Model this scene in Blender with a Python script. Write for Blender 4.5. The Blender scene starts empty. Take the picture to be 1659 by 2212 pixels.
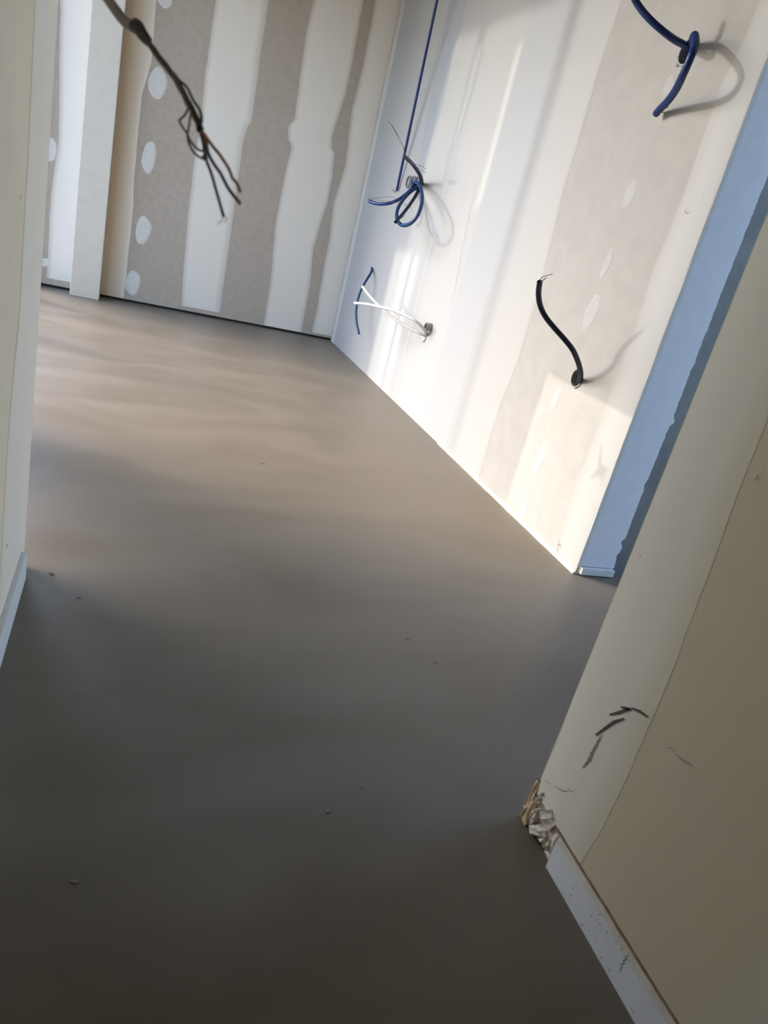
import bpy, bmesh, math, random
from mathutils import Vector, Matrix, noise
random.seed(7)
SC = bpy.context.scene
COL = SC.collection

# ------------------------------------------------------------------ camera
W, H, F = 1659, 2212, 1571.66           # photograph frame, focal length in pixels
PITCH, ROLL, YAW, EYE = math.radians(21.026), math.radians(14.393), math.radians(22.255), 0.80
_fw = Vector((math.sin(YAW)*math.cos(PITCH), math.cos(YAW)*math.cos(PITCH), -math.sin(PITCH)))
_r = Vector((math.cos(YAW), -math.sin(YAW), 0)); _u = _r.cross(_fw)
_c, _s = math.cos(ROLL), math.sin(ROLL)
CX, CY, CZ = _c*_r+_s*_u, -_s*_r+_c*_u, _fw
cam_data = bpy.data.cameras.new('camera')
cam_data.sensor_fit = 'HORIZONTAL'; cam_data.sensor_width = 36.0
cam_data.lens = F/W*36.0; cam_data.clip_start = 0.02
cam_data.dof.use_dof = True; cam_data.dof.focus_distance = 2.4; cam_data.dof.aperture_fstop = 13.0
cam = bpy.data.objects.new('camera', cam_data); COL.objects.link(cam)
m3 = Matrix((CX, CY, -CZ)).transposed()
cam.matrix_world = Matrix.Translation((0, 0, EYE)) @ m3.to_4x4()
SC.camera = cam

# ------------------------------------------------------------------ sky, sun, exposure
SC.view_settings.view_transform = 'Standard'; SC.view_settings.look = 'None'
SC.view_settings.gamma = 1.0; SC.view_settings.use_curve_mapping = False
SC.view_settings.exposure = 0.74
world = bpy.data.worlds.new('sky'); SC.world = world; world.use_nodes = True
wn = world.node_tree.nodes; wl = world.node_tree.links
sky = wn.new('ShaderNodeTexSky'); sky.sky_type = 'NISHITA'
sky.sun_disc = False; sky.sun_elevation = math.radians(40); sky.sun_rotation = math.radians(-62)
sky.air_density = 1.0; sky.dust_density = 1.9; sky.ozone_density = 1.7
hs = wn.new('ShaderNodeHueSaturation'); hs.inputs['Saturation'].default_value = 1.1; wl.new(sky.outputs[0], hs.inputs['Color'])
bg = wn['Background']; wl.new(hs.outputs[0], bg.inputs[0]); bg.inputs[1].default_value = 0.70

def sun(name, heading, elev, strength, color, angle):
    d = bpy.data.lights.new(name, 'SUN'); d.energy = strength; d.color = color; d.angle = math.radians(angle)
    o = bpy.data.objects.new(name, d); COL.objects.link(o)
    h, e = math.radians(heading), math.radians(elev)
    v = Vector((math.sin(h)*math.cos(e), math.cos(h)*math.cos(e), -math.sin(e)))
    o.rotation_euler = v.to_track_quat('-Z', 'Y').to_euler(); o.location = -v*6 + Vector((0, 3, 1))
sun('sun_through_glazed_doors', 118, 12, 0.66, (1.0, 0.93, 0.82), 1.6)     # long soft light that throws the conduit shadows
sun('sun_glint_from_facade', 90, 4, 1.05, (1.0, 0.95, 0.85), 0.45)          # second, crisper light: the patch by the corner

# ------------------------------------------------------------------ from the photograph to places on the walls
def ray(x, y): return CX*((x-W/2)/F) - CY*((y-H/2)/F) + CZ
def onx(x, y, X):
    d = ray(x, y); return Vector((0, 0, EYE)) + d*(X/d.x)
def ony(x, y, Y):
    d = ray(x, y); return Vector((0, 0, EYE)) + d*(Y/d.y)
def onz(x, y, Z=0.0):
    d = ray(x, y); return Vector((0, 0, EYE)) + d*((Z-EYE)/d.z)
def crop(x0, y0, s, pts): return [(x0+a/s, y0+b/s) for a, b in pts]

RX, BY, LX, NX = 1.291, 4.838, -0.149, 0.657      # right wall, back wall, near left wall, near right wall
EY, LY, NY = 1.608, 1.443, 0.724                  # where they end
CEIL = 2.5

# ------------------------------------------------------------------ materials
MATS = {}
def mat(name, color, rough=0.7, var=0.0, vscale=20, bump=0.0, bscale=200, metal=0.0, spec=0.5, color2=None):
    if name in MATS: return MATS[name]
    m = bpy.data.materials.new(name); m.use_nodes = True
    n, l = m.node_tree.nodes, m.node_tree.links
    b = n['Principled BSDF']
    b.inputs['Base Color'].default_value = (*color, 1); b.inputs['Roughness'].default_value = rough
    b.inputs['Metallic'].default_value = metal; b.inputs['Specular IOR Level'].default_value = spec
    g = n.new('ShaderNodeNewGeometry')
    if var or color2:
        t = n.new('ShaderNodeTexNoise'); t.inputs['Scale'].default_value = vscale; t.inputs['Detail'].default_value = 6
        l.new(g.outputs['Position'], t.inputs['Vector'])
        mx = n.new('ShaderNodeMix'); mx.data_type = 'RGBA'
        c2 = color2 or tuple(c*(1-var) for c in color)
        mx.inputs[6].default_value = (*color, 1); mx.inputs[7].default_value = (*c2, 1)
        mr = n.new('ShaderNodeMapRange'); mr.inputs[1].default_value = 0.35; mr.inputs[2].default_value = 0.65
        l.new(t.outputs['Fac'], mr.inputs[0]); l.new(mr.outputs[0], mx.inputs[0]); l.new(mx.outputs[2], b.inputs['Base Color'])
    if bump:
        t2 = n.new('ShaderNodeTexNoise'); t2.inputs['Scale'].default_value = bscale; t2.inputs['Detail'].default_value = 4
        l.new(g.outputs['Position'], t2.inputs['Vector'])
        bp = n.new('ShaderNodeBump'); bp.inputs['Strength'].default_value = bump; bp.inputs['Distance'].default_value = 0.002
        l.new(t2.outputs['Fac'], bp.inputs['Height']); l.new(bp.outputs[0], b.inputs['Normal'])
    MATS[name] = m; return m

def feathered(name, edge, core, rough=0.75):
    """filler over board paper: the attribute 'feather' says how thick the filler lies"""
    m = bpy.data.materials.new(name); m.use_nodes = True
    n, l = m.node_tree.nodes, m.node_tree.links; b = n['Principled BSDF']
    b.inputs['Roughness'].default_value = rough
    a = n.new('ShaderNodeAttribute'); a.attribute_name = 'feather'
    g = n.new('ShaderNodeNewGeometry')
    mp = n.new('ShaderNodeMapping'); mp.inputs['Scale'].default_value = (1, 1, 0.12)
    t = n.new('ShaderNodeTexNoise'); t.inputs['Scale'].default_value = 60; t.inputs['Detail'].default_value = 5
    l.new(g.outputs['Position'], mp.inputs[0]); l.new(mp.outputs[0], t.inputs['Vector'])
    ad = n.new('ShaderNodeMath'); ad.operation = 'MULTIPLY_ADD'; ad.inputs[1].default_value = 0.25; 
    l.new(t.outputs['Fac'], ad.inputs[0]); l.new(a.outputs['Fac'], ad.inputs[2])
    mr = n.new('ShaderNodeMapRange'); mr.inputs[1].default_value = 0.12; mr.inputs[2].default_value = 0.95
    l.new(ad.outputs[0], mr.inputs[0])
    mx = n.new('ShaderNodeMix'); mx.data_type = 'RGBA'
    mx.inputs[6].default_value = (*edge, 1); mx.inputs[7].default_value = (*core, 1)
    l.new(mr.outputs[0], mx.inputs[0]); l.new(mx.outputs[2], b.inputs['Base Color'])
    MATS[name] = m; return m

PAPER_B = (0.52, 0.435, 0.345); FILL = (0.87, 0.79, 0.675)
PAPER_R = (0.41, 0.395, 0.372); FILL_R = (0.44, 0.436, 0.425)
PAPER_N = (0.66, 0.565, 0.395); FILL_N = (0.82, 0.76, 0.645)
M_paper_b = mat('grey_board_paper', PAPER_B, 0.85, 0.10, 30, 0.15, 400)
M_paper_r = mat('pale_board_paper', PAPER_R, 0.8, 0.07, 18, 0.12, 400)
M_paper_n = mat('olive_board_paper', PAPER_N, 0.85, 0.06, 9, 0.08, 300, color2=(0.66, 0.555, 0.41))
M_fill_b = feathered('filler_on_grey_paper', tuple(a*.6+b*.4 for a, b in zip(PAPER_B, FILL)), FILL)
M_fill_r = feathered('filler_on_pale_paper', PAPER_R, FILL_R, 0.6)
M_fill_n = feathered('filler_on_olive_paper', tuple(a*.6+b*.4 for a, b in zip(PAPER_N, FILL_N)), FILL_N)
M_cream = feathered('cream_filler', FILL, (0.82, 0.71, 0.55))
M_col = mat('column_plaster', (0.70, 0.62, 0.50), 0.75, 0.04, 25, 0.1, 150)
M_end = mat('board_skylight_tint', (0.80, 0.82, 0.90), 0.7, 0.04, 25, 0.1, 150)  # white board; the blue of the skylight is put into its colour
M_spot = mat('white_screw_filler', (0.78, 0.74, 0.67), 0.7, 0.10, 90)
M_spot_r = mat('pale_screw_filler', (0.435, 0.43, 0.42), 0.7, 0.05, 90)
M_white = mat('white_plaster', (0.74, 0.735, 0.715), 0.7, 0.05, 25, 0.15, 150)
M_room = mat('room_paint', (0.70, 0.68, 0.64), 0.8, 0.04, 6)
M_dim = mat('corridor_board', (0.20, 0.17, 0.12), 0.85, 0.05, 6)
M_core = mat('gypsum_core', (0.80, 0.715, 0.61), 0.95, 0.25, 70, 0.9, 120)
M_brown = mat('brown_paper_edge', (0.30, 0.19, 0.11), 0.9, 0.3, 80)
M_ochre = mat('ochre_dust', (0.66, 0.49, 0.29), 0.95, 0.3, 60, 0.6, 150)
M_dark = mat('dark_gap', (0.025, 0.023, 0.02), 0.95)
M_stud = mat('galvanised_stud', (0.20, 0.20, 0.20), 0.6, 0.2, 20, metal=0.1)
M_foam = mat('grey_foam_strip', (0.78, 0.78, 0.80), 0.8, 0.06, 30, 0.1, 300)
M_tape = mat('cream_tape', (0.76, 0.69, 0.58), 0.8, 0.14, 50)
M_pencil = mat('charcoal', (0.09, 0.09, 0.085), 0.9)
M_pencil2 = mat('faint_charcoal', (0.26, 0.245, 0.21), 0.9)
M_blue = mat('blue_conduit', (0.006, 0.030, 0.15), 0.38)
M_blue2 = mat('teal_blue_conduit', (0.008, 0.045, 0.14), 0.4)
M_navy = mat('navy_conduit', (0.008, 0.013, 0.04), 0.4)
M_pex = mat('white_pipe', (0.60, 0.595, 0.575), 0.35)
M_grey = mat('grey_plastic', (0.32, 0.315, 0.30), 0.5, 0.2, 200)
M_wireblk = mat('black_wire', (0.02, 0.02, 0.022), 0.45)
M_wirebrn = mat('brown_wire', (0.12, 0.06, 0.03), 0.45)
M_wireor = mat('orange_wire', (0.55, 0.24, 0.06), 0.45)
M_wirevio = mat('violet_grey_wire', (0.17, 0.13, 0.15), 0.5)
M_wiregrn = mat('green_yellow_wire', (0.22, 0.24, 0.06), 0.45)
M_copper = mat('copper_ends', (0.55, 0.30, 0.16), 0.35, metal=0.8)
M_cable = mat('grey_cable_sheath', (0.36, 0.33, 0.29), 0.6)
M_tapeblk = mat('black_tape', (0.06, 0.05, 0.055), 0.5)
M_alu = mat('anthracite_frame', (0.12, 0.12, 0.125), 0.45)
M_ground = mat('outdoor_paving', (0.45, 0.43, 0.39), 0.9, 0.1, 4)
M_mask = mat('sun_mask_board', (0.30, 0.26, 0.22), 0.9)  # for the unseen panels added outdoors to shape the sun

# ------------------------------------------------------------------ mesh helpers
def link(name, bm, m, parent=None, smooth=False, kind=None, label=None):
    me = bpy.data.meshes.new(name); bm.normal_update(); bm.to_mesh(me); bm.free()
    if m: me.materials.append(m)
    if smooth:
        for p in me.polygons: p.use_smooth = True
    o = bpy.data.objects.new(name, me); COL.objects.link(o)
    if parent: o.parent = parent
    if kind: o['kind'] = kind
    if label: o['label'] = label
    return o
def box(bm, x0, x1, y0, y1, z0, z1):
    v = [bm.verts.new(p) for p in ((x0,y0,z0),(x1,y0,z0),(x1,y1,z0),(x0,y1,z0),(x0,y0,z1),(x1,y0,z1),(x1,y1,z1),(x0,y1,z1))]
    for f in ((0,3,2,1),(4,5,6,7),(0,1,5,4),(1,2,6,5),(2,3,7,6),(3,0,4,7)): bm.faces.new([v[i] for i in f])
    return v
def slab(name, b, m, parent=None, kind='structure', bevel=0.0):
    bm = bmesh.new(); box(bm, *b)
    if bevel: bmesh.ops.bevel(bm, geom=bm.edges[:], offset=bevel, segments=2, affect='EDGES', profile=0.6)
    return link(name, bm, m, parent, kind=None if parent else kind)
def thing(name, loc, label, cat, group=None):
    o = bpy.data.objects.new(name, None); COL.objects.link(o); o.location = loc; o.empty_display_size = 0.02
    o['label'] = label; o['category'] = cat
    if group: o['group'] = group
    return o
def child(o, t):
    """parent keeping place: meshes here are written in world coordinates"""
    o.parent = t; o.matrix_parent_inverse = Matrix.Translation(t.location).inverted(); return o

def spline(pts, step):
    P = [Vector(p) for p in pts]; P = [P[0]*2-P[1]] + P + [P[-1]*2-P[-2]]
    out = []
    for i in range(1, len(P)-2):
        a, b, c, d = P[i-1:i+3]; n = max(2, int((c-b).length/step))
        for k in range(n):
            t = k/n
            out.append(0.5*((2*b)+(c-a)*t+(2*a-5*b+4*c-d)*t*t+(3*b-a-3*c+d)*t**3))
    out.append(P[-2]); return out
def tube(bm, pts, r, sides=10, step=0.006, rib=0.0, pitch=0.004, r_end=None, cap=True, open_depth=0.0):
    path = spline(pts, step)
    if rib:                      # resample at half the rib pitch so that rings alternate
        q = [path[0]]; acc = 0.0; need = pitch/2
        for a, b in zip(path, path[1:]):
            L = (b-a).length; pos = need-acc
            while pos <= L:
                q.append(a.lerp(b, pos/L)); pos += need
            acc = L-(pos-need)
        path = q
    up = Vector((0.31, 0.17, 0.93)); rings = []; n = len(path)
    for i, p in enumerate(path):
        t = (path[min(i+1, n-1)]-path[max(i-1, 0)])
        t = t.normalized() if t.length > 1e-9 else Vector((0, 0, 1))
        a = up-t*up.dot(t)
        if a.length < 1e-3: a = Vector((1, 0, 0))-t*t.x
        a.normalize(); up = a; b = t.cross(a)
        rr = r if r_end is None else r+(r_end-r)*i/(n-1)
        if rib and i % 2: rr -= rib
        rings.append([bm.verts.new(p+(a*math.cos(2*math.pi*k/sides)+b*math.sin(2*math.pi*k/sides))*rr) for k in range(sides)])
    for A, B in zip(rings, rings[1:]):
        for k in range(sides): bm.faces.new((A[k], A[(k+1) % sides], B[(k+1) % sides], B[k]))
    if cap:
        bm.faces.new(rings[0][::-1])
        if open_depth:           # hollow mouth
            t = (path[-1]-path[-2]).normalized()
            lip = [bm.verts.new(path[-1]+(v.co-path[-1])*0.8) for v in rings[-1]]
            inn = [bm.verts.new(v.co-t*open_depth) for v in lip]
            R = rings[-1]
            for k in range(sides):
                j = (k+1) % sides
                bm.faces.new((R[k], R[j], lip[j], lip[k])); bm.faces.new((lip[k], lip[j], inn[j], inn[k]))
            bm.faces.new(inn)
        else: bm.faces.new(rings[-1])
def tube_obj(name, pts, r, m, t=None, label=None, **k):
    bm = bmesh.new(); tube(bm, pts, r, **k); o = link(name, bm, m, smooth=True, label=label)
    if t: child(o, t)
    return o

def interp(tab, z):
    tab = sorted(tab)
    if z <= tab[0][0]: return tab[0][1]
    for (z0, u0), (z1, u1) in zip(tab, tab[1:]):
        if z <= z1: return u0+(u1-u0)*(z-z0)/max(z1-z0, 1e-6)
    return tab[-1][1]
def band(name, plane, left, right, m, parent, z0=0.0, z1=CEIL, wob=0.003, proud=0.0008, fl=0.02, fr=0.02, seed=0, dz=0.02):
    """a trowelled strip of filler standing proud of the board; left and right edges given as (z, u)"""
    ax, val, sgn = plane                                  # axis of the wall's normal, its position, side of the room
    bm = bmesh.new(); rows = []; feath = []
    n = int((z1-z0)/dz); 
    for i in range(n+1):
        z = z0+(z1-z0)*i/n
        a = interp(left, z)+wob*(noise.noise(Vector((z*9, seed, 0)))+0.5*noise.noise(Vector((z*40, seed, 3))))
        b = interp(right, z)+wob*(noise.noise(Vector((z*9, seed, 7)))+0.5*noise.noise(Vector((z*40, seed, 9))))
        w = b-a; s = 1 if w > 0 else -1
        us = [a, a+s*min(fl, abs(w)*.4), a+w*.5, b-s*min(fr, abs(w)*.4), b]
        hs = [0.0, .8, 1, .8, 0.0]
        row = []
        for u, h in zip(us, hs):
            d = val+sgn*(0.0003+proud*h)
            row.append(bm.verts.new((d, u, z) if ax == 'x' else (u, d, z)))
            feath.append((0 if h == 0 else 1))
        rows.append(row)
    for A, B in zip(rows, rows[1:]):
        for k in range(4): bm.faces.new((A[k], A[k+1], B[k+1], B[k]))
    bmesh.ops.recalc_face_normals(bm, faces=bm.faces)
    o = link(name, bm, m, parent, smooth=True)
    at = o.data.attributes.new('feather', 'FLOAT', 'POINT'); at.data.foreach_set('value', [float(f) for f in feath])
    return o
def spot(plane, c, w, h, m, parent, ang=0.0, proud=0.0012, name='filler_spot', seed=0):
    ax, val, sgn = plane
    bm = bmesh.new(); n = 20; ring0 = []; ring1 = []
    for k in range(n):
        t = 2*math.pi*k/n; q = 1+0.16*noise.noise(Vector((math.cos(t)*1.5+seed, math.sin(t)*1.5, seed)))
        u, v = math.cos(t)*w/2*q, math.sin(t)*h/2*q
        u, v = u*math.cos(ang)-v*math.sin(ang), u*math.sin(ang)+v*math.cos(ang)
        for R, f, d in ((ring0, 1, .0002), (ring1, .8, .0002+proud)):
            D = val+sgn*d
            R.append(bm.verts.new((D, c[0]+u*f, c[1]+v*f) if ax == 'x' else (c[0]+u*f, D, c[1]+v*f)))
    for k in range(n):
        j = (k+1) % n; bm.faces.new((ring0[k], ring0[j], ring1[j], ring1[k]))
    bm.faces.new(ring1); bmesh.ops.recalc_face_normals(bm, faces=bm.faces)
    return link(name, bm, m, parent)
def strokes(name, plane, lines, width, m, parent, d=0.0012, kind='stuff'):
    """pencil or charcoal strokes lying on a wall; each line a list of (u, z)"""
    ax, val, sgn = plane; bm = bmesh.new()
    for ln in lines:
        if len(ln) == 2 and isinstance(ln[0], (int, float)): ln = [ln, (ln[0]+width, ln[1]+width*.6)]
        L = []
        for i, p in enumerate(ln):
            a, b = Vector(ln[max(i-1, 0)]), Vector(ln[min(i+1, len(ln)-1)])
            t = (b-a).normalized(); nn = Vector((-t.y, t.x))*width/2*(0.55 if i in (0, len(ln)-1) else 1)
            q = Vector(p)
            L.append([bm.verts.new((val+sgn*d, w.x, w.y) if ax == 'x' else (w.x, val+sgn*d, w.y)) for w in (q-nn, q+nn)])
        for A, B in zip(L, L[1:]): bm.faces.new((A[0], A[1], B[1], B[0]))
    bmesh.ops.recalc_face_normals(bm, faces=bm.faces)
    return link(name, bm, m, parent, kind=kind)
def cut(o, cutters):
    """real openings cut in a slab; the cutting bodies are thrown away"""
    for bm in cutters:
        c = link('cutter', bm, None)
        md = o.modifiers.new('cut', 'BOOLEAN'); md.operation = 'DIFFERENCE'; md.object = c; md.solver = 'EXACT'
        dg = bpy.context.evaluated_depsgraph_get()
        me = bpy.data.meshes.new_from_object(o.evaluated_get(dg))
        o.modifiers.clear(); o.data = me; bpy.data.objects.remove(c)
def disc_x(y, z, r, x0, x1, n=28, rag=0.0, seed=0):
    bm = bmesh.new(); A = []; B = []
    for k in range(n):
        t = 2*math.pi*k/n; q = r*(1+rag*noise.noise(Vector((math.cos(t)*3, math.sin(t)*3, seed))))
        A.append(bm.verts.new((x0, y+q*math.cos(t), z+q*math.sin(t)))); B.append(bm.verts.new((x1, y+q*math.cos(t), z+q*math.sin(t))))
    for k in range(n): bm.faces.new((A[k], A[(k+1) % n], B[(k+1) % n], B[k]))
    bm.faces.new(A[::-1]); bm.faces.new(B); bmesh.ops.recalc_face_normals(bm, faces=bm.faces); return bm

PR, PB, PN, PL = ('x', RX, -1), ('y', BY, -1), ('x', NX, -1), ('x', LX, 1)
def xr(pts): return [(p.z, p.y) for p in (onx(x, y, RX) for x, y in pts)]
def xb(pts): return [(p.z, p.x) for p in (ony(x, y, BY) for x, y in pts)]
def xn(pts): return [(p.z, p.y) for p in (onx(x, y, NX) for x, y in pts)]
def xl(pts): return [(p.z, p.y) for p in (onx(x, y, LX) for x, y in pts)]
def uvr(x, y): p = onx(x, y, RX); return (p.y, p.z)
def uvb(x, y): p = ony(x, y, BY); return (p.x, p.z)
def uvn(x, y): p = onx(x, y, NX); return (p.y, p.z)
def uvl(x, y): p = onx(x, y, LX); return (p.y, p.z)

# ------------------------------------------------------------------ floor
def floor_material():
    m = bpy.data.materials.new('smooth_screed'); m.use_nodes = True
    n, l = m.node_tree.nodes, m.node_tree.links; b = n['Principled BSDF']; b.inputs['Specular IOR Level'].default_value = 0.3; b.inputs['IOR'].default_value = 1.5
    g = n.new('ShaderNodeNewGeometry')
    mp = n.new('ShaderNodeMapping'); mp.inputs['Scale'].default_value = (1, 2.2, 1); mp.inputs['Rotation'].default_value = (0, 0, 0.35)
    l.new(g.outputs['Position'], mp.inputs[0])
    t = n.new('ShaderNodeTexNoise'); t.inputs['Scale'].default_value = 2.2; t.inputs['Detail'].default_value = 4; t.inputs['Distortion'].default_value = 0.8
    l.new(mp.outputs[0], t.inputs['Vector'])
    mx = n.new('ShaderNodeMix'); mx.data_type = 'RGBA'
    mx.inputs[6].default_value = (0.178, 0.149, 0.112, 1); mx.inputs[7].default_value = (0.21, 0.179, 0.139, 1)
    mr = n.new('ShaderNodeMapRange'); mr.inputs[1].default_value = .35; mr.inputs[2].default_value = .65
    l.new(t.outputs['Fac'], mr.inputs[0]); l.new(mr.outputs[0], mx.inputs[0]); l.new(mx.outputs[2], b.inputs['Base Color'])
    rr = n.new('ShaderNodeMapRange'); rr.inputs[1].default_value = .3; rr.inputs[2].default_value = .7
    rr.inputs[3].default_value = .36; rr.inputs[4].default_value = .48
    l.new(t.outputs['Fac'], rr.inputs[0]); l.new(rr.outputs[0], b.inputs['Roughness'])
    t2 = n.new('ShaderNodeTexNoise'); t2.inputs['Scale'].default_value = 260; t2.inputs['Detail'].default_value = 3
    l.new(g.outputs['Position'], t2.inputs['Vector'])
    bp = n.new('ShaderNodeBump'); bp.inputs['Strength'].default_value = 0.10; bp.inputs['Distance'].default_value = 0.001
    l.new(t2.outputs['Fac'], bp.inputs['Height']); l.new(bp.outputs[0], b.inputs['Normal'])
    return m
def floor_mesh():
    bm = bmesh.new(); nx, ny = 150, 320; x0, x1, y0, y1 = -0.56, 2.3, -1.5, 4.90
    swell = [(onz(690, 1180), .30, .05, .0018, 1.2), (onz(760, 1110), .25, .06, .0012, 0.2), (onz(420, 960), .45, .12, .0016, .35),
             (onz(100, 1245), .055, .055, -.0016, 0), (onz(95, 1060), .07, .05, -.0013, 0), (onz(85, 1150), .06, .06, .0012, 0),
             (onz(700, 1420), .5, .2, .0014, .2), (onz(950, 1240), .35, .05, .0011, .1), (onz(300, 760), .5, .08, .001, 0.1)]
    G = []
    for j in range(ny+1):
        row = []
        for i in range(nx+1):
            x, y = x0+(x1-x0)*i/nx, y0+(y1-y0)*j/ny
            z = 0.0007*noise.noise(Vector((x*2.2, y*2.2, 0)))
            for c, a, b_, h, th in swell:
                dx, dy = x-c.x, y-c.y
                u, v = dx*math.cos(th)+dy*math.sin(th), -dx*math.sin(th)+dy*math.cos(th)
                z += h*math.exp(-(u/a)**2-(v/b_)**2)
            row.append(bm.verts.new((x, y, z)))
        G.append(row)
    for j in range(ny):
        for i in range(nx): bm.faces.new((G[j][i], G[j][i+1], G[j+1][i+1], G[j+1][i]))
    # skirt and underside: a slab 8 cm thick
    edge = G[0]+[r[-1] for r in G[1:]]+G[-1][::-1][1:]+[r[0] for r in G[::-1][1:-1]]
    low = [bm.verts.new((v.co.x, v.co.y, -0.08)) for v in edge]
    for k in range(len(edge)):
        j = (k+1) % len(edge); bm.faces.new((edge[j], edge[k], low[k], low[j]))
    return bm
floor = link('floor', floor_mesh(), floor_material(), smooth=True, kind='structure')
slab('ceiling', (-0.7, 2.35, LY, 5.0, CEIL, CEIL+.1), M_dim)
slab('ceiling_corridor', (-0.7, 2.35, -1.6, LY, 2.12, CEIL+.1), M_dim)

# ------------------------------------------------------------------ right wall
wall_right = slab('wall_right', (RX, RX+.42, EY+.016, BY+.1, 0.0, CEIL), M_paper_r)
slab('end_of_board', (RX, RX+.013, EY, EY+.0162, 0.0, CEIL), M_white, wall_right)
hl, hu, hb, hw = uvr(1247, 817), uvr(1485, 112), uvr(802, 580), uvr(932, 708)
hc = [uvr(884, 398), uvr(895, 394), uvr(905, 391)]
zc = sum(h[1] for h in hc)/3
yc = [h[0] for h in hc]
holes = [disc_x(*hl, .030, RX-.05, RX+.05, rag=.1), disc_x(*hu, .034, RX-.05, RX+.06, rag=.25, seed=4), disc_x(*hb, .016, RX-.05, RX+.05)]
for y in yc: holes.append(disc_x(y, zc, .031, RX-.05, RX+.05))
cut(wall_right, holes)
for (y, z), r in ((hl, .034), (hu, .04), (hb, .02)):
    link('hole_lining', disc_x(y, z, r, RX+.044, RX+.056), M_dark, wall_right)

full_ = lambda u: [(0, u), (CEIL, u)]
paper_left = xr([(1345, 0), (1300, 130), (1215, 420), (1172, 600), (1120, 780), (1080, 880), (1035, 1030), (1028, 1050)])
paper_right = xr(crop(1080, 0, 2.865, [(1530, 210), (1370, 520), (1240, 900), (1110, 1280), (960, 1640), (830, 2060)]) + [(1340, 790), (1290, 930), (1240, 1060), (1212, 1150), (1205, 1190)])
band('joint_compound_band', PR, [(0, BY-.085), (CEIL, BY-.085)], [(z, u) for z, u in paper_left], M_fill_r, wall_right, fl=.01, fr=.03, seed=1, proud=.0015)
band('joint_compound_band', PR, paper_right, [(0, EY+.001), (CEIL, EY+.001)], M_fill_r, wall_right, fl=.05, fr=.004, seed=2, proud=.0015)
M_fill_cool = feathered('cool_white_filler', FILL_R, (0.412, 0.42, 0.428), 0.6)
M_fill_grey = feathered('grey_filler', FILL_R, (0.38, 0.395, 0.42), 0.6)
band('joint_compound_band', PR, full_(3.20), xr([(1211, 163), (1163, 362), (1105, 564), (1048, 723)]), M_fill_cool, wall_right, fl=.25, fr=.06, seed=3, proud=.0018)
band('joint_compound_band', PR, xr([(1025, -40), (1000, 60), (985, 110), (962, 230), (925, 330)]), [(.98, 3.88), (1.3, 4.0), (CEIL, 4.10)], M_fill_grey, wall_right, z0=.98, fl=.012, fr=.1, seed=4, proud=.0018)
# corner bead: two ridges run down beside the inner corner
bead = xr([(985, 20), (900, 440)][0:0] + crop(540, 0, 2.95, [(985, 20), (900, 440), (830, 800), (750, 1150), (640, 1700), (570, 2050)]))
bu = sum(u for z, u in bead)/len(bead)
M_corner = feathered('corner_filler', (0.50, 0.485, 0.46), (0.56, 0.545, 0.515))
band('corner_tape', PR, [(0, BY-.001), (CEIL, BY-.001)], [(0, BY-.09), (CEIL, BY-.09)], M_corner, wall_right, fl=.02, fr=.004, seed=5, proud=.004, wob=.0015)
for i, (x, y, w, h) in enumerate(((1360, 420, .05, .075), (1310, 572, .038, .085), (1278, 675, .06, .11), (1200, 862, .042, .09), (1165, 992, .055, .10), (1130, 1102, .05, .06), (1445, 185, .045, .05))):
    spot(PR, uvr(x, y), w, h, M_spot_r, wall_right, seed=i, ang=.1)

# end of the right wall: board with a torn edge, a steel stud behind it, a white strip at its foot
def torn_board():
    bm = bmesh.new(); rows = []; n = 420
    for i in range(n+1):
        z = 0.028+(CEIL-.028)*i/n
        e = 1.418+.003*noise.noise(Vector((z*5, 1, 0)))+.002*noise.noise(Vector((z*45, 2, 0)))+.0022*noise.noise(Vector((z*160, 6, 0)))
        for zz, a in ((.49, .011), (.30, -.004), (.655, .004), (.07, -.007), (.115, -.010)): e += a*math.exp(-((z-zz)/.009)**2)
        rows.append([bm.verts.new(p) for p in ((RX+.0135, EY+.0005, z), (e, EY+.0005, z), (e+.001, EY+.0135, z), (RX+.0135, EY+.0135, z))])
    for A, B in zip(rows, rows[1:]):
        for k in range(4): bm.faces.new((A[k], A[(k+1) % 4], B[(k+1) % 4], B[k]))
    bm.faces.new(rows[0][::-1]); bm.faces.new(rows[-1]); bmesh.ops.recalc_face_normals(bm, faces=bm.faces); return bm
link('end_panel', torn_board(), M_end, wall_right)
slab('metal_stud', (RX+.04, RX+.30, EY+.0137, EY+.0158, 0.0, CEIL), M_stud, wall_right)
slab('foot_strip', (RX+.012, RX+.128, EY-.012, EY+.013, 0.004, 0.026), M_white, wall_right, bevel=.003)
def edge_strip():
    bm = bmesh.new(); rows = []; n = 120
    for i in range(n+1):
        y = EY+(2.75-EY)*i/n
        o = .004+.003*noise.noise(Vector((y*14, 0, 5))); h = .009+.005*noise.noise(Vector((y*9, 3, 5)))
        rows.append([bm.verts.new((RX-a, y, b)) for a, b in ((o+.004, 0), (o+.003, h*.6), (o, h), (.0005, h+.003), (.0005, 0))])
    for A, B in zip(rows, rows[1:]):
        for k in range(5): bm.faces.new((A[k], A[(k+1) % 5], B[(k+1) % 5], B[k]))
    bm.faces.new(rows[0]); bm.faces.new(rows[-1][::-1]); bmesh.ops.recalc_face_normals(bm, faces=bm.faces); return bm
link('edge_strip', edge_strip(), M_tape, wall_right)

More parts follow.
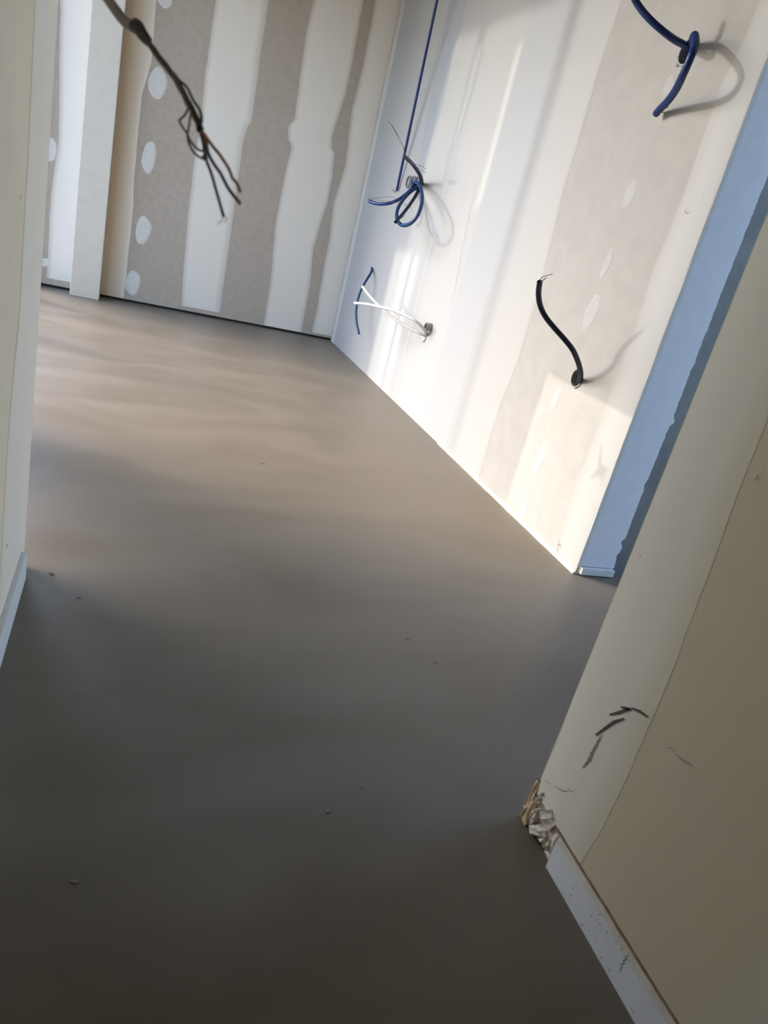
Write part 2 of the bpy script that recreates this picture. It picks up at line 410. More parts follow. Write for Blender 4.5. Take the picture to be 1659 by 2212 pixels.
# ------------------------------------------------------------------ back wall: board hung above the floor with a dark gap under it
wall_back = slab('wall_back', (-.70, RX, BY+.013, BY+.12, 0.0, CEIL), M_dark)
wb = slab('board_panel', (-.70, RX, BY, BY+.0131, 0.014, CEIL), M_paper_b, wall_back)
B1R = crop(0, 0, 2.95, [(995, 0), (965, 400), (905, 600), (880, 830), (850, 1210), (850, 1300), (820, 1600), (790, 1880)])
B2L = crop(0, 0, 2.95, [(1375, 0), (1310, 450), (1275, 820), (1240, 1000), (1200, 1350), (1170, 1700), (1155, 1950)])
B2R = crop(540, 0, 2.95, [(120, 0), (80, 250), (50, 480), (10, 780)]) + crop(0, 0, 2.95, [(1580, 805), (1550, 900), (1490, 1350), (1440, 1700), (1400, 2000)])
B3L = crop(540, 0, 2.95, [(405, 0), (360, 200), (300, 620), (285, 760), (245, 800), (240, 880), (265, 930), (225, 1100), (165, 1400), (130, 1800), (85, 2070)])
B3R = crop(540, 0, 2.95, [(725, 0), (665, 330), (610, 600), (520, 880), (520, 950), (540, 975), (525, 1130), (490, 1300), (405, 1580), (385, 1800), (330, 2100)])
B4L = crop(540, 0, 2.95, [(800, 0), (720, 420), (650, 700), (615, 990), (610, 1050), (530, 1300), (510, 1500), (470, 1700), (430, 1950), (400, 2080)])
full = lambda u: [(0, u), (CEIL, u)]
band('joint_compound_band', PB, full(-.17), xb(B1R), M_cream, wall_back, z0=.015, fl=.002, fr=.03, seed=11)
band('joint_compound_band', PB, xb(B2L), xb(B2R), M_fill_b, wall_back, z0=.04, fl=.03, fr=.05, seed=12)
band('joint_compound_band', PB, xb(B3L), xb(B3R), M_fill_b, wall_back, z0=.016, fl=.03, fr=.03, seed=13)
band('joint_compound_band', PB, xb(B4L), full(RX-.001), M_fill_b, wall_back, z0=.03, fl=.03, fr=.002, seed=14)
band('joint_compound_band', PB, xb([(130, 0), (127, 300), (110, 420), (103, 560)]), full(-.32), M_fill_b, wall_back, z0=.05, fl=.03, fr=.002, seed=15)
for i, (x, y, w, h) in enumerate(((340, 180, .10, .15), (322, 340, .075, .17), (309, 497, .085, .16), (287, 611, .085, .15), (357, -6, .08, .1), (110, 325, .06, .12), (97, 567, .07, .05))):
    spot(PB, uvb(x, y), w, h, M_spot, wall_back, seed=20+i, ang=-.05, proud=.0024)
slab('wall_column', (-.33, -.171, 4.692, BY, 0.0, CEIL), M_col, bevel=.004)

# ------------------------------------------------------------------ near left wall and the wall with the glazed doors
M_paper_l = mat('cream_board_paper', (0.90, 0.74, 0.53), 0.85, 0.05, 9, 0.2, 300)
M_fill_l = feathered('filler_on_cream_paper', (0.90, 0.765, 0.57), (0.91, 0.80, 0.66))
wall_left = slab('wall_left', (LX-.10, LX, -1.5, LY, 0.0, CEIL), M_paper_l)
band('joint_compound_band', PL, xl([(75, 0), (62, 300), (40, 700), (20, 900), (5, 1150)]), full(LY-.001), M_fill_l, wall_left, fl=.04, fr=.002, seed=31)
slab('baseboard_left', (LX+.0004, LX+.012, -1.5, LY-.055, 0.0, .062), M_white, bevel=.003)
XW = -0.56
DOORS = [(2.40, 4.80, 0.0, 2.15), (1.47, 2.085, 0.0, 0.62)]
wall_window = slab('wall_window', (XW-.14, XW, -1.5, BY+.1, 0.0, CEIL), M_room)
def boxbm(*b):
    bm = bmesh.new(); box(bm, *b); return bm
cut(wall_window, [boxbm(XW-.3, XW+.2, y0, y1, z0-.01 if z0 > 0 else .002, z1) for y0, y1, z0, z1 in DOORS])
d1 = slab('door_1', (XW-.06, XW-.01, 2.40, 2.44, 0.0, 2.15), M_alu)
slab('frame_side', (XW-.06, XW-.01, 4.76, 4.80, 0.0, 2.15), M_alu, d1)
slab('frame_head', (XW-.06, XW-.01, 2.44, 4.76, 2.11, 2.15), M_alu, d1)
for y in (3.62, 4.42): slab('mullion', (XW-.06, XW-.01, y-.025, y+.025, 0.0, 2.11), M_alu, d1)
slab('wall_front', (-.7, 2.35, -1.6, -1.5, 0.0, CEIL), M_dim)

# ------------------------------------------------------------------ near right wall
wall_near = slab('wall_near', (NX, NX+.10, -1.5, NY, 0.0, CEIL), M_paper_n)
cutb = bmesh.new(); box(cutb, NX-.05, NX+.022, NY-.085, NY+.05, -.05, .060)
cut(wall_near, [cutb])
band('joint_compound_band', PN, xn([(1659, 900), (1490, 1350), (1420, 1530), (1365, 1660), (1290, 1810), (1262, 1850)]), full(NY-.001), M_fill_n, wall_near, z0=.062, fl=.07, fr=.002, seed=41, proud=.0004)
band('joint_compound_band', PN, xn([(1659, 1985), (1600, 2050), (1540, 2125), (1480, 2205)]), full(-.30), feathered('thin_filler', PAPER_N, (0.70, 0.64, 0.52)), wall_near, z0=.062, fl=.09, fr=.05, seed=42, proud=.0003)
slab('wall_east', (2.2, 2.34, -1.5, 5.0, 0.0, CEIL), M_room)
cut(bpy.data.objects['wall_east'], [boxbm(2.0, 2.5, .60, 1.58, .10, 2.4)])

# ------------------------------------------------------------------ outdoors
slab('ground', (-12, 12, -10, 16, -.30, -.085), M_ground)
# unseen panels added outside: their gaps shape the glint into streaks
added_sun_mask = slab('added_sun_mask', (-6.06, -6.0, 2.15, 2.975, -.085, 3.1), M_mask)
for y0, y1, z0, z1 in ((3.01, 3.40, -.085, 3.1), (3.43, 3.53, -.085, 3.1), (3.90, 5.25, -.085, 3.1), (2.975, 3.01, 2.05, 3.1), (3.40, 3.43, 2.1, 3.1), (3.53, 3.90, 1.20, 3.1)):
    slab('mask_panel', (-6.06, -6.0, y0, y1, z0, z1), M_mask, added_sun_mask)

slab('low_sun_blocker', (-3.05, -3.0, 2.68, 3.40, -.085, 1.25), M_mask, added_sun_mask)  # added out of view to keep the long sun off the low pane
# bird-shaped sticker on the low pane of the second door
def glass():
    m = bpy.data.materials.new('pane_glass'); m.use_nodes = True
    n, l = m.node_tree.nodes, m.node_tree.links
    t = n.new('ShaderNodeBsdfTransparent'); g = n.new('ShaderNodeBsdfGlossy'); g.inputs['Roughness'].default_value = .02
    f = n.new('ShaderNodeMixShader'); f.inputs[0].default_value = .06
    l.new(t.outputs[0], f.inputs[1]); l.new(g.outputs[0], f.inputs[2]); l.new(f.outputs[0], n['Material Output'].inputs[0])
    return m
M_glass = glass()
d2 = slab('door_2', (XW-.05, XW-.044, 1.472, 2.083, 0.004, .618), M_glass)
def bird():
    bm = bmesh.new(); y, z, x = 1.655, .446, XW-.0435
    out = [(-.030, .040), (-.022, .036), (-.012, .020), (-.004, .006), (.010, .010), (.020, .004), (.012, -.004), (.018, -.018), (.022, -.026), (.012, -.018),
           (.002, -.014), (-.012, -.022), (-.030, -.032), (-.020, -.018), (-.010, -.004), (-.020, .014)]
    A = [bm.verts.new((x, y-a*1.5, z+b*1.5)) for a, b in out]; B = [bm.verts.new((x+.001, y-a*1.5, z+b*1.5)) for a, b in out]
    bm.faces.new(A); bm.faces.new(B[::-1])
    for k in range(len(A)): bm.faces.new((A[k], A[k-1], B[k-1], B[k]))
    bmesh.ops.recalc_face_normals(bm, faces=bm.faces); return bm
link('bird_sticker', bird(), M_dark, d2)

# ------------------------------------------------------------------ what comes out of the right wall
def P(x, y, d): return onx(x, y, RX-d)
def path(x0, y0, s, pts): return [P(x0+a/s, y0+b/s, d) for a, b, d in pts]
def conduit(name, label, cat, pts, r, m, wires=(), group=None, rib=.0009, pitch=.0042, part='sleeve', step=.006, depth=.012, base=None):
    t = thing(name, base or pts[0], label, cat, group)
    tube_obj(part, pts, r, m, t, rib=rib, pitch=pitch, sides=12, step=step, open_depth=depth)
    for wp, wr, wm, wl_ in wires: tube_obj('wire', wp, wr, wm, t, label=wl_, sides=6, step=.004)
    return t
def ring_part(name, t, y, z, r0, r1, x0, x1, m, label=None):
    """a short plastic collar: r0 inner, r1 outer, from x0 (room side) to x1 (in the wall)"""
    bm = bmesh.new(); n = 28; R = []
    for x, r in ((x0, r0), (x0, r1), (x1, r1), (x1, r0)):
        R.append([bm.verts.new((x, y+r*math.cos(2*math.pi*k/n), z+r*math.sin(2*math.pi*k/n))) for k in range(n)])
    for i in range(4):
        A, B = R[i], R[(i+1) % 4]
        for k in range(n): bm.faces.new((A[k], A[(k+1) % n], B[(k+1) % n], B[k]))
    bmesh.ops.recalc_face_normals(bm, faces=bm.faces)
    o = link(name, bm, m, label=label); child(o, t); return o

# upper hole near the end of the wall
Z3 = (1340, 0, 5.2)
loop = path(*Z3, [(x, y, d*.80 if d > 0 else d) for x, y, d in ((775, 575, -.03), (790, 540, .004), (806, 470, .03), (822, 410, .06), (836, 400, .085), (842, 455, .108), (838, 520, .128), (805, 610, .142), (755, 730, .142), (700, 850, .132), (650, 960, .108), (590, 1060, .078), (520, 1150, .050), (455, 1215, .033), (400, 1277, .022))])
up_tip = loop[-1]
conduit('electrical_conduit', 'blue ribbed conduit curling in a loop from the topmost hole, tip hanging downward', 'conduit', loop, .0098, M_blue,
        [(path(*Z3, [(430, 1250, .026), (490, 1225, .022), (540, 1195, .016)]), .0011, M_wireblk, None),
         (path(*Z3, [(440, 1262, .024), (500, 1262, .018), (560, 1248, .012)]), .0012, M_wiregrn, 'green and yellow wire')], 'conduits at the topmost hole')
conduit('electrical_conduit', 'blue ribbed conduit rising leftward out of the topmost hole, past the upper edge', 'conduit',
        path(*Z3, [(790, 560, -.03), (760, 530, .012), (700, 495, .042), (600, 440, .082), (480, 350, .118), (370, 255, .145), (270, 150, .168), (190, 40, .188), (140, -60, .205), (90, -180, .222), (50, -300, .235)]),
        .0090, M_blue, [], 'conduits at the topmost hole')
t = thing('junction_box', (RX, hu[0], hu[1]), 'dark round wall box with crumbled rim behind the looping blue conduit', 'junction box')
ring_part('collar', t, *hu, .029, .0335, RX-.003, RX+.04, M_grey)
def crumbs(y, z, r, n, seed):
    bm = bmesh.new(); rnd = random.Random(seed)
    for k in range(n):
        a = rnd.uniform(0, 6.283); q = r*rnd.uniform(.98, 1.12); s = rnd.uniform(.002, .005)
        c = Vector((RX-.001, y+q*math.cos(a), z+q*math.sin(a)))
        bmesh.ops.create_icosphere(bm, subdivisions=1, radius=s, matrix=Matrix.Translation(c) @ Matrix.Diagonal((.7, 1, rnd.uniform(.6, 1.6), 1)))
    return bm
child(link('crumbled_rim', crumbs(*hu, .034, 16, 3), M_grey, kind='stuff'), t)

# lower hole, black conduit
Z5 = (1120, 560, 5.53)
low = path(*Z5, [(690, 1480, -.035), (712, 1490, -.012), (735, 1430, .012), (742, 1360, .034), (725, 1270, .058), (690, 1170, .082), (640, 1070, .106), (540, 945, .138), (420, 810, .172), (325, 690, .198), (265, 570, .220), (241, 450, .240), (242, 360, .252), (255, 265, .264)])
lt = low[-1]
conduit('electrical_conduit', 'near-black ribbed conduit bending up from the lower hole beside the sunlit patch', 'conduit', low, .0081, M_navy,
        [(path(*Z5, [(250, 300, .262), (262, 240, .266), (285, 215, .264), (340, 195, .256), (408, 178, .248)]), .0010, M_wireblk, None),
         (path(*Z5, [(265, 300, .262), (285, 258, .262), (334, 222, .256)]), .0013, M_wireblk, None)], None)
t = thing('junction_box', (RX, hl[0], hl[1]), 'round wall box at the foot of the near-black conduit, above the sunlit patch', 'junction box')
ring_part('collar', t, *hl, .0255, .0297, RX-.004, RX+.042, M_grey)
child(link('rim_flange', crumbs(*hl, .029, 6, 9), M_grey, kind='stuff'), t)

# three-gang box with its bundle of conduits
Z1 = (770, 240, 7.9)
t = thing('junction_box', (RX, sum(yc)/3, zc), 'grey three-gang wall box with a bundle of blue conduits', 'junction box')
for k, y in enumerate(yc): ring_part('collar', t, y, zc, .026, .0308, RX-.012, RX+.04, M_grey)
conduit('electrical_conduit', 'dark conduit pointing up left from three-gang box, bare wires fanning from its tip', 'conduit',
        path(*Z1, [(1085, 1290, -.03), (1110, 1235, .012), (1112, 1180, .045), (1085, 1095, .085), (1025, 995, .13), (945, 890, .17), (870, 818, .20), (815, 765, .22)]), .0085, M_navy,
        [(path(*Z1, [(830, 780, .215), (812, 690, .225), (790, 590, .235), (700, 420, .245), (600, 245, .25), (540, 172, .25)]), .0010, M_wireblk, None),
         (path(*Z1, [(835, 785, .215), (818, 660, .228), (760, 530, .24), (680, 370, .25), (620, 260, .25)]), .0009, M_wireblk, None),
         (path(*Z1, [(830, 780, .215), (790, 640, .23), (710, 510, .24), (640, 430, .245), (570, 375, .25)]), .0007, M_copper, 'copper coloured wire'),
         (path(*Z1, [(820, 770, .22), (850, 770, .23), (900, 830, .22), (970, 890, .21), (1080, 930, .20), (1185, 985, .19)]), .0009, M_wireblk, None),
         (path(*Z1, [(820, 770, .22), (860, 800, .228), (930, 880, .215), (1020, 945, .20), (1100, 1000, .19), (1160, 1043, .18)]), .0009, M_wireblk, None)],
        'bundle at the three-gang box')
conduit('electrical_conduit', 'blue conduit reaching left from three-gang box, thin wires bent back over it', 'conduit',
        path(*Z1, [(1000, 1230, -.03), (980, 1265, .012), (930, 1340, .04), (820, 1440, .08), (700, 1522, .12), (560, 1572, .155), (430, 1585, .185), (310, 1572, .21), (212, 1535, .23)]), .0086, M_blue,
        [(path(*Z1, [(222, 1535, .23), (212, 1500, .24), (400, 1475, .225), (560, 1465, .20), (700, 1500, .17), (850, 1590, .14), (940, 1668, .12)]), .0008, M_wireblk, None),
         (path(*Z1, [(225, 1538, .23), (230, 1505, .238), (300, 1512, .23), (500, 1530, .20), (690, 1560, .17), (780, 1595, .15), (850, 1628, .14)]), .0008, M_wirebrn, 'brown wire')],
        'bundle at the three-gang box')
conduit('electrical_conduit', 'blue conduit looped in a closed drop shape below the three-gang box', 'conduit',
        path(*Z1, [(940, 1240, -.03), (985, 1212, .02), (1045, 1228, .05), (1095, 1310, .08), (1118, 1420, .10), (1118, 1540, .12), (1092, 1665, .14), (1035, 1795, .155), (950, 1895, .165), (850, 1945, .17), (760, 1938, .17), (702, 1870, .165), (686, 1765, .155), (712, 1650, .14), (780, 1535, .115), (870, 1425, .085), (960, 1348, .05), (1035, 1300, .015), (1060, 1280, -.03)]), .0086, M_blue2,
        [], 'bundle at the three-gang box', depth=0)
conduit('electrical_conduit', 'straight dark conduit slanting down left through the drop-shaped loop', 'conduit',
        path(*Z1, [(1075, 1290, -.03), (1050, 1370, .015), (980, 1495, .06), (880, 1640, .11), (790, 1755, .15), (720, 1835, .18), (664, 1898, .20)]), .0078, M_navy,
        [(path(*Z1, [(690, 1870, .20), (735, 1850, .19), (780, 1815, .18), (812, 1790, .17)]), .0009, M_wireblk, None)], 'bundle at the three-gang box')

# tall straight conduit down from the ceiling
a, b = P(770+688/7.9, 240+1358/7.9, .012), P(944, 0, .085)
top = a+(b-a)*((CEIL-a.z)/(b.z-a.z))
t = conduit('electrical_conduit', 'long straight blue conduit dropping from the ceiling to left of the three-gang box', 'conduit', [top, b.lerp(top, .5), b, a.lerp(b, .5), a], .0070, M_blue,
            [(path(*Z1, [(680, 1345, .012), (655, 1372, .010), (630, 1350, .008), (600, 1325, .004)]), .0011, M_wirebrn, None),
             (path(*Z1, [(675, 1355, .012), (650, 1380, .006), (620, 1365, .004)]), .0009, M_wireblk, None)], None, rib=.0, step=.02, base=a)

# short drooping conduit
Z2 = (740, 560, 6.9125)
conduit('electrical_conduit', 'short blue conduit drooping from a small hole behind the two white pipes', 'conduit',
        path(*Z2, [(440, 100, -.03), (440, 140, .005), (425, 200, .025), (380, 275, .05), (322, 370, .07), (265, 485, .085), (226, 610, .095), (204, 740, .10), (202, 860, .10), (217, 985, .095), (246, 1118, .085)]), .0072, M_blue2,
        [(path(*Z2, [(246, 1110, .085), (262, 1118, .08), (278, 1128, .076)]), .0008, M_wireblk, None)], None)

# two white water pipes, their wall clip and the grey stub
def pipe(label, pts, marks=None):
    t = thing('water_pipe', pts[-1], label, 'pipe')
    tube_obj('tube', pts[::-1], .0068, M_pex, t, sides=14, step=.01, open_depth=.02)
    if marks:
        bm = bmesh.new()
        for c, s in marks:
            q = [c+Vector((0, -s, -s*.5)), c+Vector((0, s*.3, -s*.7)), c+Vector((0, s, s*.5)), c+Vector((0, -s*.3, s*.7))]
            bm.faces.new([bm.verts.new(v) for v in q])
        child(link('printed_mark', bm, M_pencil, kind='stuff'), t)
    return t
w1 = [(182, 654, .22), (350, 668, .205), (500, 698, .19), (600, 722, .178), (760, 765, .155), (900, 820, .13), (1050, 895, .10), (1150, 970, .07), (1215, 1045, .038), (1250, 1110, .008), (1262, 1135, -.015)]
w2 = [(300, 412, .20), (400, 540, .188), (500, 650, .172), (600, 745, .155), (700, 835, .135), (820, 920, .11), (950, 1000, .08), (1080, 1070, .05), (1180, 1118, .025), (1235, 1140, .004), (1255, 1148, -.015)]
mk = [(P(740+x/6.9125, 560+y/6.9125, d), s) for x, y, d, s in ((355, 690, .2165, .0016), (395, 692, .212, .0016), (450, 700, .207, .0014), (478, 712, .204, .0016))]
pipe('white plastic pipe with printed marks, upper one at the wall end, leftmost tip', path(*Z2, w1), mk)
pipe('unmarked white plastic pipe crossing behind the printed one, its tip pointing up', path(*Z2, w2))
c = onx(740+1215/6.9125, 560+1180/6.9125, RX)
t = thing('wall_clip', c, 'small torn white clip on the wall at the foot of the white pipes', 'clip')
bm = bmesh.new()
pts = [onx(740+x/6.9125, 560+y/6.9125, RX) for x, y in ((1168, 1188), (1188, 1165), (1215, 1120), (1265, 1135), (1252, 1190), (1222, 1240), (1205, 1212))]
A = [bm.verts.new(p+Vector((-.001, 0, 0))) for p in pts]; B = [bm.verts.new(p+Vector((-.006-.004*(k % 2), 0, 0))) for k, p in enumerate(pts)]
bm.faces.new(A); bm.faces.new(B[::-1])
for k in range(len(A)): bm.faces.new((A[k], A[k-1], B[k-1], B[k]))
bmesh.ops.recalc_face_normals(bm, faces=bm.faces); child(link('plate', bm, M_pex), t)
tube_obj('tie', path(*Z2, [(1235, 1105, .016), (1250, 1085, .018), (1275, 1100, .012), (1272, 1150, .002)]), .0012, M_wiregrn, t, sides=6, step=.003)
t = thing('pipe_stub', (RX, hw[0], hw[1]), 'grey open pipe stub on the wall just above the white clip', 'pipe')
ring_part('collar', t, *hw, .0150, .0185, RX-.030, RX-.0003, M_grey)
ring_part('rim', t, *hw, .0140, .0195, RX-.012, RX-.008, M_grey)
link('plug', disc_x(*hw, .0150, RX-.008, RX-.0003), M_dark); child(bpy.data.objects['plug'], t)

# ------------------------------------------------------------------ cable hanging close to the camera
Z4 = (220, 0, 4.4235)
def near(pts): return [Vector((0, 0, EYE))+ray(Z4[0]+x/Z4[2], Z4[1]+y/Z4[2])*d for x, y, d in pts]
anchor = onx(110, -260, LX)
t = thing('hanging_cable', anchor, 'grey cable with stripped twisted dark wires hanging close up at top left', 'cable')
D = .50
sh = near([(-60, -190, .545), (50, -20, .53), (130, 92, .52), (200, 185, .515), (262, 236, .51), (330, 262, .505)])
tube_obj('sheath', [anchor+Vector((-.004, 0, 0)), anchor.lerp(sh[0], .5)+Vector((.006, 0, .004))]+sh, .0037, M_cable, t, sides=12)
tube_obj('tape_wrap', near([(322, 248, .506), (350, 268, .504), (385, 325, .502), (425, 375, .5), (455, 405, .5)]), .0050, M_tapeblk, t, sides=12, r_end=.0030)
bun = [(390, 330, .5), (500, 485, .495), (600, 622, .49), (700, 752, .485), (765, 865, .48), (835, 1000, .475), (895, 1120, .47), (938, 1232, .466)]
for k, (m, n_) in enumerate(((M_wirevio, 'wire'), (M_tapeblk, 'wire'), (M_wirebrn, 'wire'))):
    pts = [(x+14*math.cos(i*1.9+k*2.1), y+9*math.sin(i*1.9+k*2.1), d+.0016*math.sin(i*1.3+k*2.1)) for i, (x, y, d) in enumerate(bun)]
    tube_obj('wire', near(pts), .00165-.00015*k, m, t, sides=8, step=.003)
strand = [([(938, 1232, .466), (985, 1300, .464), (1060, 1390, .462), (1130, 1490, .46), (1222, 1632, .458), (1250, 1700, .457), (1280, 1745, .457), (1325, 1830, .456)], .00105, M_wireor, 'orange wire'),
          ([(938, 1232, .466), (985, 1330, .465), (1020, 1450, .463), (1062, 1562, .461), (1130, 1652, .46), (1195, 1765, .459), (1240, 1855, .458), (1325, 1945, .457)], .00110, M_wirevio, None),
          ([(930, 1230, .466), (958, 1350, .466), (1000, 1510, .465), (1042, 1660, .464), (1085, 1800, .463), (1128, 1920, .462), (1156, 2070, .461)], .00105, M_wirevio, None),
          ([(735, 765, .483), (810, 838, .48), (880, 955, .476), (930, 1050, .472), (952, 1150, .469), (938, 1238, .467)], .00095, M_wirevio, None),
          ([(832, 1020, .474), (785, 1105, .474), (748, 1150, .474), (765, 1210, .472), (820, 1290, .47), (850, 1342, .468), (905, 1425, .467), (982, 1440, .466), (1010, 1380, .466)], .00075, M_wirevio, None),
          ([(850, 1075, .472), (828, 1200, .472), (826, 1320, .47), (862, 1440, .468), (930, 1500, .466), (990, 1508, .466), (1012, 1420, .466)], .00075, M_wirevio, None)]
for pts, r, m, lb in strand:
    wob = [(x+8*math.sin(i*2.3), y, d+.0006*math.cos(i*2.1)) for i, (x, y, d) in enumerate(pts)]
    tube_obj('wire', near(wob), r, m, t, label=lb, sides=8, step=.003)
for pts in ([(1152, 2050, .461), (1150, 2100, .461), (1108, 2142, .46)], [(1160, 2060, .461), (1196, 2085, .46), (1170, 2125, .46)]):
    tube_obj('bare_end', near(pts), .0003, M_copper, t, sides=5, step=.003)
child(link('knot', (lambda b_: (bmesh.ops.create_icosphere(b_, subdivisions=2, radius=.0026, matrix=Matrix.Translation(near([(938, 1232, .466)])[0])), b_)[1])(bmesh.new()), M_tapeblk, smooth=True), t)
child(link('knot', (lambda b_: (bmesh.ops.create_icosphere(b_, subdivisions=2, radius=.0020, matrix=Matrix.Translation(near([(985, 1505, .466)])[0])), b_)[1])(bmesh.new()), M_tapeblk, smooth=True), t)
tube_obj('gland', [anchor+Vector((-.006, 0, 0)), anchor+Vector((.001, 0, 0)), anchor+Vector((.008, 0, 0))], .008, M_grey, t, sides=16)

# ------------------------------------------------------------------ foot of the near right wall: foam strip, tape, broken corner
bs = slab('baseboard_right', (NX-.0065, NX, -1.5, .640, 0.0, .047), M_foam)
def ribbon(y0, y1, zlo, zhi, x0, wob, seed, n=160):
    bm = bmesh.new(); rows = []
    for i in range(n+1):
        y = y0+(y1-y0)*i/n
        a = zlo+wob*noise.noise(Vector((y*30, seed, 0))); b_ = zhi+wob*noise.noise(Vector((y*30, seed, 4)))+wob*.7*noise.noise(Vector((y*120, seed, 8)))
        rows.append([bm.verts.new(p) for p in ((NX+.001, y, a), (NX-x0, y, a), (NX-x0*.7, y, b_), (NX+.001, y, b_))])
    for A, B in zip(rows, rows[1:]):
        for k in range(4): bm.faces.new((A[k], A[(k+1) % 4], B[(k+1) % 4], B[k]))
    bm.faces.new(rows[0]); bm.faces.new(rows[-1][::-1]); bmesh.ops.recalc_face_normals(bm, faces=bm.faces); return bm
link('tape', ribbon(-1.5, .640, .0465, .0585, .0055, .0012, 2, 300), M_tape, bs)
link('torn_paper_edge', ribbon(-1.5, .655, .0580, .0606, .0030, .0012, 5, 400), M_brown, bs)
Z8 = (1180, 1850, 5.53)
PBs = ('x', NX-.0065, -1)
def uvs(x, y, X=NX-.0065): p = onx(Z8[0]+x/Z8[2], Z8[1]+y/Z8[2], X); return (p.y, p.z)
dots = [(190, 270), (330, 360), (305, 450), (292, 545), (545, 700), (645, 680), (610, 755), (648, 795), (437, 803), (520, 875), (740, 900), (885, 945), (600, 1022), (840, 1020), (915, 1095), (760, 1140), (662, 1195), (765, 1340), (1022, 1815), (1050, 1840)]
strokes('speck', PBs, [[uvs(x, y), uvs(x-6-5*(k % 3), y+12+9*(k % 3))] for k, (x, y) in enumerate(dots)], .0018, M_pencil, bs, d=.0004)
strokes('scribble', PBs, [[uvs(x, y) for x, y in ((990, 1150), (975, 1185), (935, 1200), (975, 1218), (915, 1245), (940, 1272), (890, 1292), (905, 1330), (880, 1342), (892, 1365), (874, 1378))]], .0012, M_pencil2, bs, d=.0004)

Z6 = (1050, 1350, 2.566)
def uvm(x, y): p = onx(Z6[0]+x/Z6[2], Z6[1]+y/Z6[2], NX); return (p.y, p.z)
L6 = lambda *ls: [[uvm(*p) for p in l] for l in ls]
strokes('charcoal_arrow', PN, L6([(688, 497), (745, 484), (805, 462)], [(752, 455), (780, 462), (812, 470)], [(812, 460), (860, 480), (902, 510)], [(770, 518), (712, 538), (665, 572), (612, 610)]), .0040, M_pencil, wall_near, d=.0016)
strokes('charcoal_hatching', PN, L6([(648, 608), (615, 652)], [(638, 632), (598, 684)], [(625, 662), (580, 716)], [(608, 688), (566, 745)], [(600, 715), (552, 772)], [(590, 742), (540, 790)]), .0030, M_pencil2, wall_near, d=.0016)
strokes('faint_scratch', PN, L6([(1010, 678), (1048, 690)], [(1055, 712), (1090, 745), (1145, 775)], [(1135, 770), (1150, 779)], [(330, 862), (365, 882)], [(380, 890), (430, 920), (455, 918)], [(455, 910), (492, 928)]), .0014, M_pencil2, wall_near, d=.0016)
strokes('speck', PN, [[uvn(1640, 1027), uvn(1634, 1037)], [uvn(1384, 1199), uvn(1386, 1202)], [uvn(1190, 1448), uvn(1192, 1452)]], .003, M_pencil2, wall_near, d=.0016)
strokes('speck', PL, [[uvl(15, 1174), uvl(11, 1182)], [uvl(45, 420), uvl(43, 430)], [uvl(16, 1232), uvl(15, 1236)], [uvl(4, 826), uvl(3, 832)]], .004, M_brown, wall_left, d=.0014)

def bz(x, y, X=NX): p = onx(1090+x/8.295, 1640+y/8.295, X); return p
def chip(name, pix, front, m, lab=None, back=.014, jag=.002, seed=0):
    """an angular piece of broken board: an outline on the wall plane given real depth and an uneven face"""
    bm = bmesh.new(); rnd = random.Random(seed)
    base = [bz(x, y) for x, y in pix]; c = sum(base, Vector())/len(base)
    A = [bm.verts.new((NX+back, p.y, p.z)) for p in base]
    B = [bm.verts.new((NX-front+rnd.uniform(-jag, jag), p.y, p.z)) for p in base]
    C_ = [bm.verts.new((NX-front+rnd.uniform(-jag, jag)-.001, c.y+(p.y-c.y)*.55, c.z+(p.z-c.z)*.55)) for p in base]
    n = len(base); bm.faces.new(A)
    cc = bm.verts.new((NX-front-.0015, c.y, c.z))
    for k in range(n):
        j = (k+1) % n
        bm.faces.new((A[k], A[j], B[j], B[k])); bm.faces.new((B[k], B[j], C_[j], C_[k])); bm.faces.new((C_[k], C_[j], cc))
    bmesh.ops.recalc_face_normals(bm, faces=bm.faces)
    return link(name, bm, m, wall_near, label=lab)
chip('board_corner', [(640, 360), (560, 380), (480, 560), (345, 830), (375, 930), (300, 1010), (190, 1075), (250, 1170), (320, 1245), (410, 1160), (440, 1020), (520, 900), (590, 760), (565, 640), (620, 480)], .001, M_ochre, 'ochre dusty board corner', back=.012, seed=1)
chip('plaster_chunk', [(640, 400), (720, 560), (720, 760), (860, 900), (1010, 1150), (1000, 1300), (850, 1700), (780, 1860), (640, 1600), (480, 1300), (410, 1160), (440, 1020), (520, 900), (590, 760)], -.006, M_core, None, back=.021, jag=.003, seed=2)
for k, (pix, fr) in enumerate((
        ([(560, 650), (640, 680), (715, 600), (700, 690), (640, 780), (590, 800)], .001), ([(590, 880), (640, 900), (600, 1050), (480, 1180), (470, 1080), (530, 930)], .003),
        ([(660, 920), (860, 900), (900, 1040), (960, 1120), (800, 1290), (700, 1180), (660, 1060)], .002), ([(840, 1280), (960, 1160), (1000, 1200), (960, 1290), (820, 1330), (780, 1310)], -.004),
        ([(470, 1180), (620, 1170), (740, 1280), (760, 1400), (640, 1400), (500, 1340), (460, 1270)], .004), ([(1000, 1300), (970, 1400), (900, 1600), (855, 1690), (830, 1570), (860, 1380), (900, 1330)], .001),
        ([(640, 1420), (740, 1410), (740, 1500), (660, 1480)], .005), ([(700, 1500), (830, 1450), (820, 1570), (740, 1620), (660, 1570)], .001), ([(800, 1570), (850, 1560), (850, 1690), (790, 1650)], -.003),
        ([(720, 1640), (790, 1670), (830, 1740), (790, 1830), (750, 1760)], .000))):
    chip('plaster_chunk', pix, fr, M_ochre if k == 3 else M_core, None, back=.02, jag=.0022, seed=30+k)
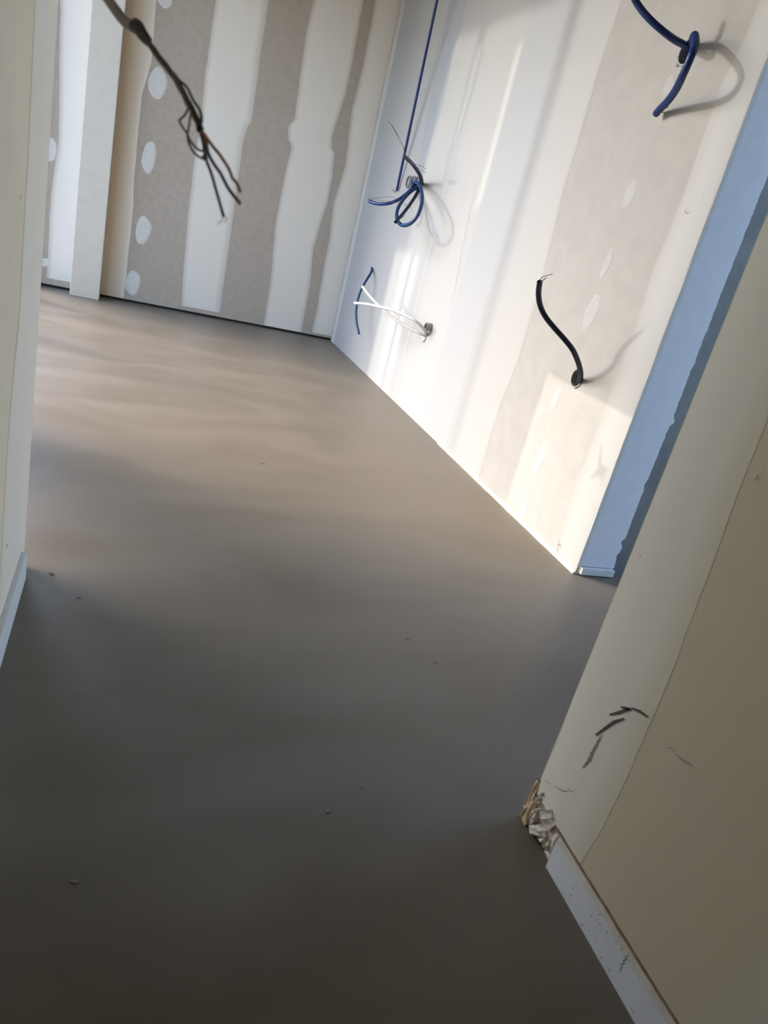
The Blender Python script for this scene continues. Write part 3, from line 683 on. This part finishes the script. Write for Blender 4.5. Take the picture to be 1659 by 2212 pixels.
strokes('crack', ('x', NX-.004, -1), [[(bz(x, y).y, bz(x, y).z) for x, y in l] for l in (((600, 320), (640, 360), (690, 390)), ((710, 600), (660, 650), (640, 670), (570, 665)), ((700, 690), (650, 760), (630, 800)), ((660, 930), (672, 1060)), ((590, 1190), (650, 1130), (690, 1135)), ((830, 955), (865, 965)), ((720, 1110), (770, 1140)))], .0012, M_dark, wall_near, d=.0006)

# dirt on the right wall
rnd = random.Random(5)
dirt = []
for k in range(120):
    x, y = rnd.gauss(1095, 26), rnd.gauss(1098, 18)
    p = onx(x, y, RX)
    if p.z > .02: dirt.append([(p.y, p.z), (p.y+rnd.uniform(-.003, .003), p.z+.003)])
strokes('dirt_speck', PR, dirt, .0016, mat('dust_brown', (0.34, 0.27, 0.20), .9), wall_right, d=.0028)
sc = lambda *ls: [[(onx(x, y, RX).y, onx(x, y, RX).z) for x, y in l] for l in ls]
strokes('scribble', PR, sc([(1207, 1168), (1210, 1175), (1206, 1178), (1212, 1176)], [(1204, 1182), (1207, 1186), (1203, 1190)], [(1211, 1182), (1214, 1183)], [(1386, 344), (1388, 347)], [(1484, 452), (1481, 458), (1488, 462), (1490, 456)], [(1477, 465), (1480, 463)], [(1522, 425), (1521, 429)], [(1225, 538), (1228, 541)], [(1381, 877), (1379, 880)]), .0022, M_pencil2, wall_right, d=.0028)
strokes('mortar_edge', PB, [[(ony(x, y, BY).x, ony(x, y, BY).z-.001) for x, y in ((x0, 668+(x0-392)*.2), (x0+4, 671+(x0-392)*.2))] for x0 in (398, 404, 428, 441, 447, 452, 460, 466, 505, 530)], .006, M_dark, wall_back, d=.001)

strokes('fine_seam', PR, sc([(1047, 105), (1032, 160), (1016, 215), (1001, 262), (985, 310), (968, 362)], [(1030, 398), (1014, 470), (998, 548), (984, 622), (972, 684)]), .0016, mat('seam_grey', (.36, .36, .37), .9), wall_right, d=.0040)
# crumbs on the screed
bm = bmesh.new()
for k, (x, y) in enumerate(((172, 657), (176, 661), (563, 1000), (568, 1001), (1178, 1246), (1174, 1243), (160, 1905), (708, 1752), (782, 1700), (110, 1238), (170, 1290), (100, 1340), (880, 1380), (1210, 1410), (1250, 1300), (940, 1430))):
    p = onz(x, y, .001); s = (.004, .003, .002)[k % 3]
    bmesh.ops.create_icosphere(bm, subdivisions=1, radius=s, matrix=Matrix.Translation(p) @ Matrix.Rotation(k, 4, 'Z') @ Matrix.Diagonal((1.8, .7, .5, 1)))
link('floor_crumbs', bm, mat('crumb', (0.28, 0.24, 0.20), .9), floor, kind='stuff')
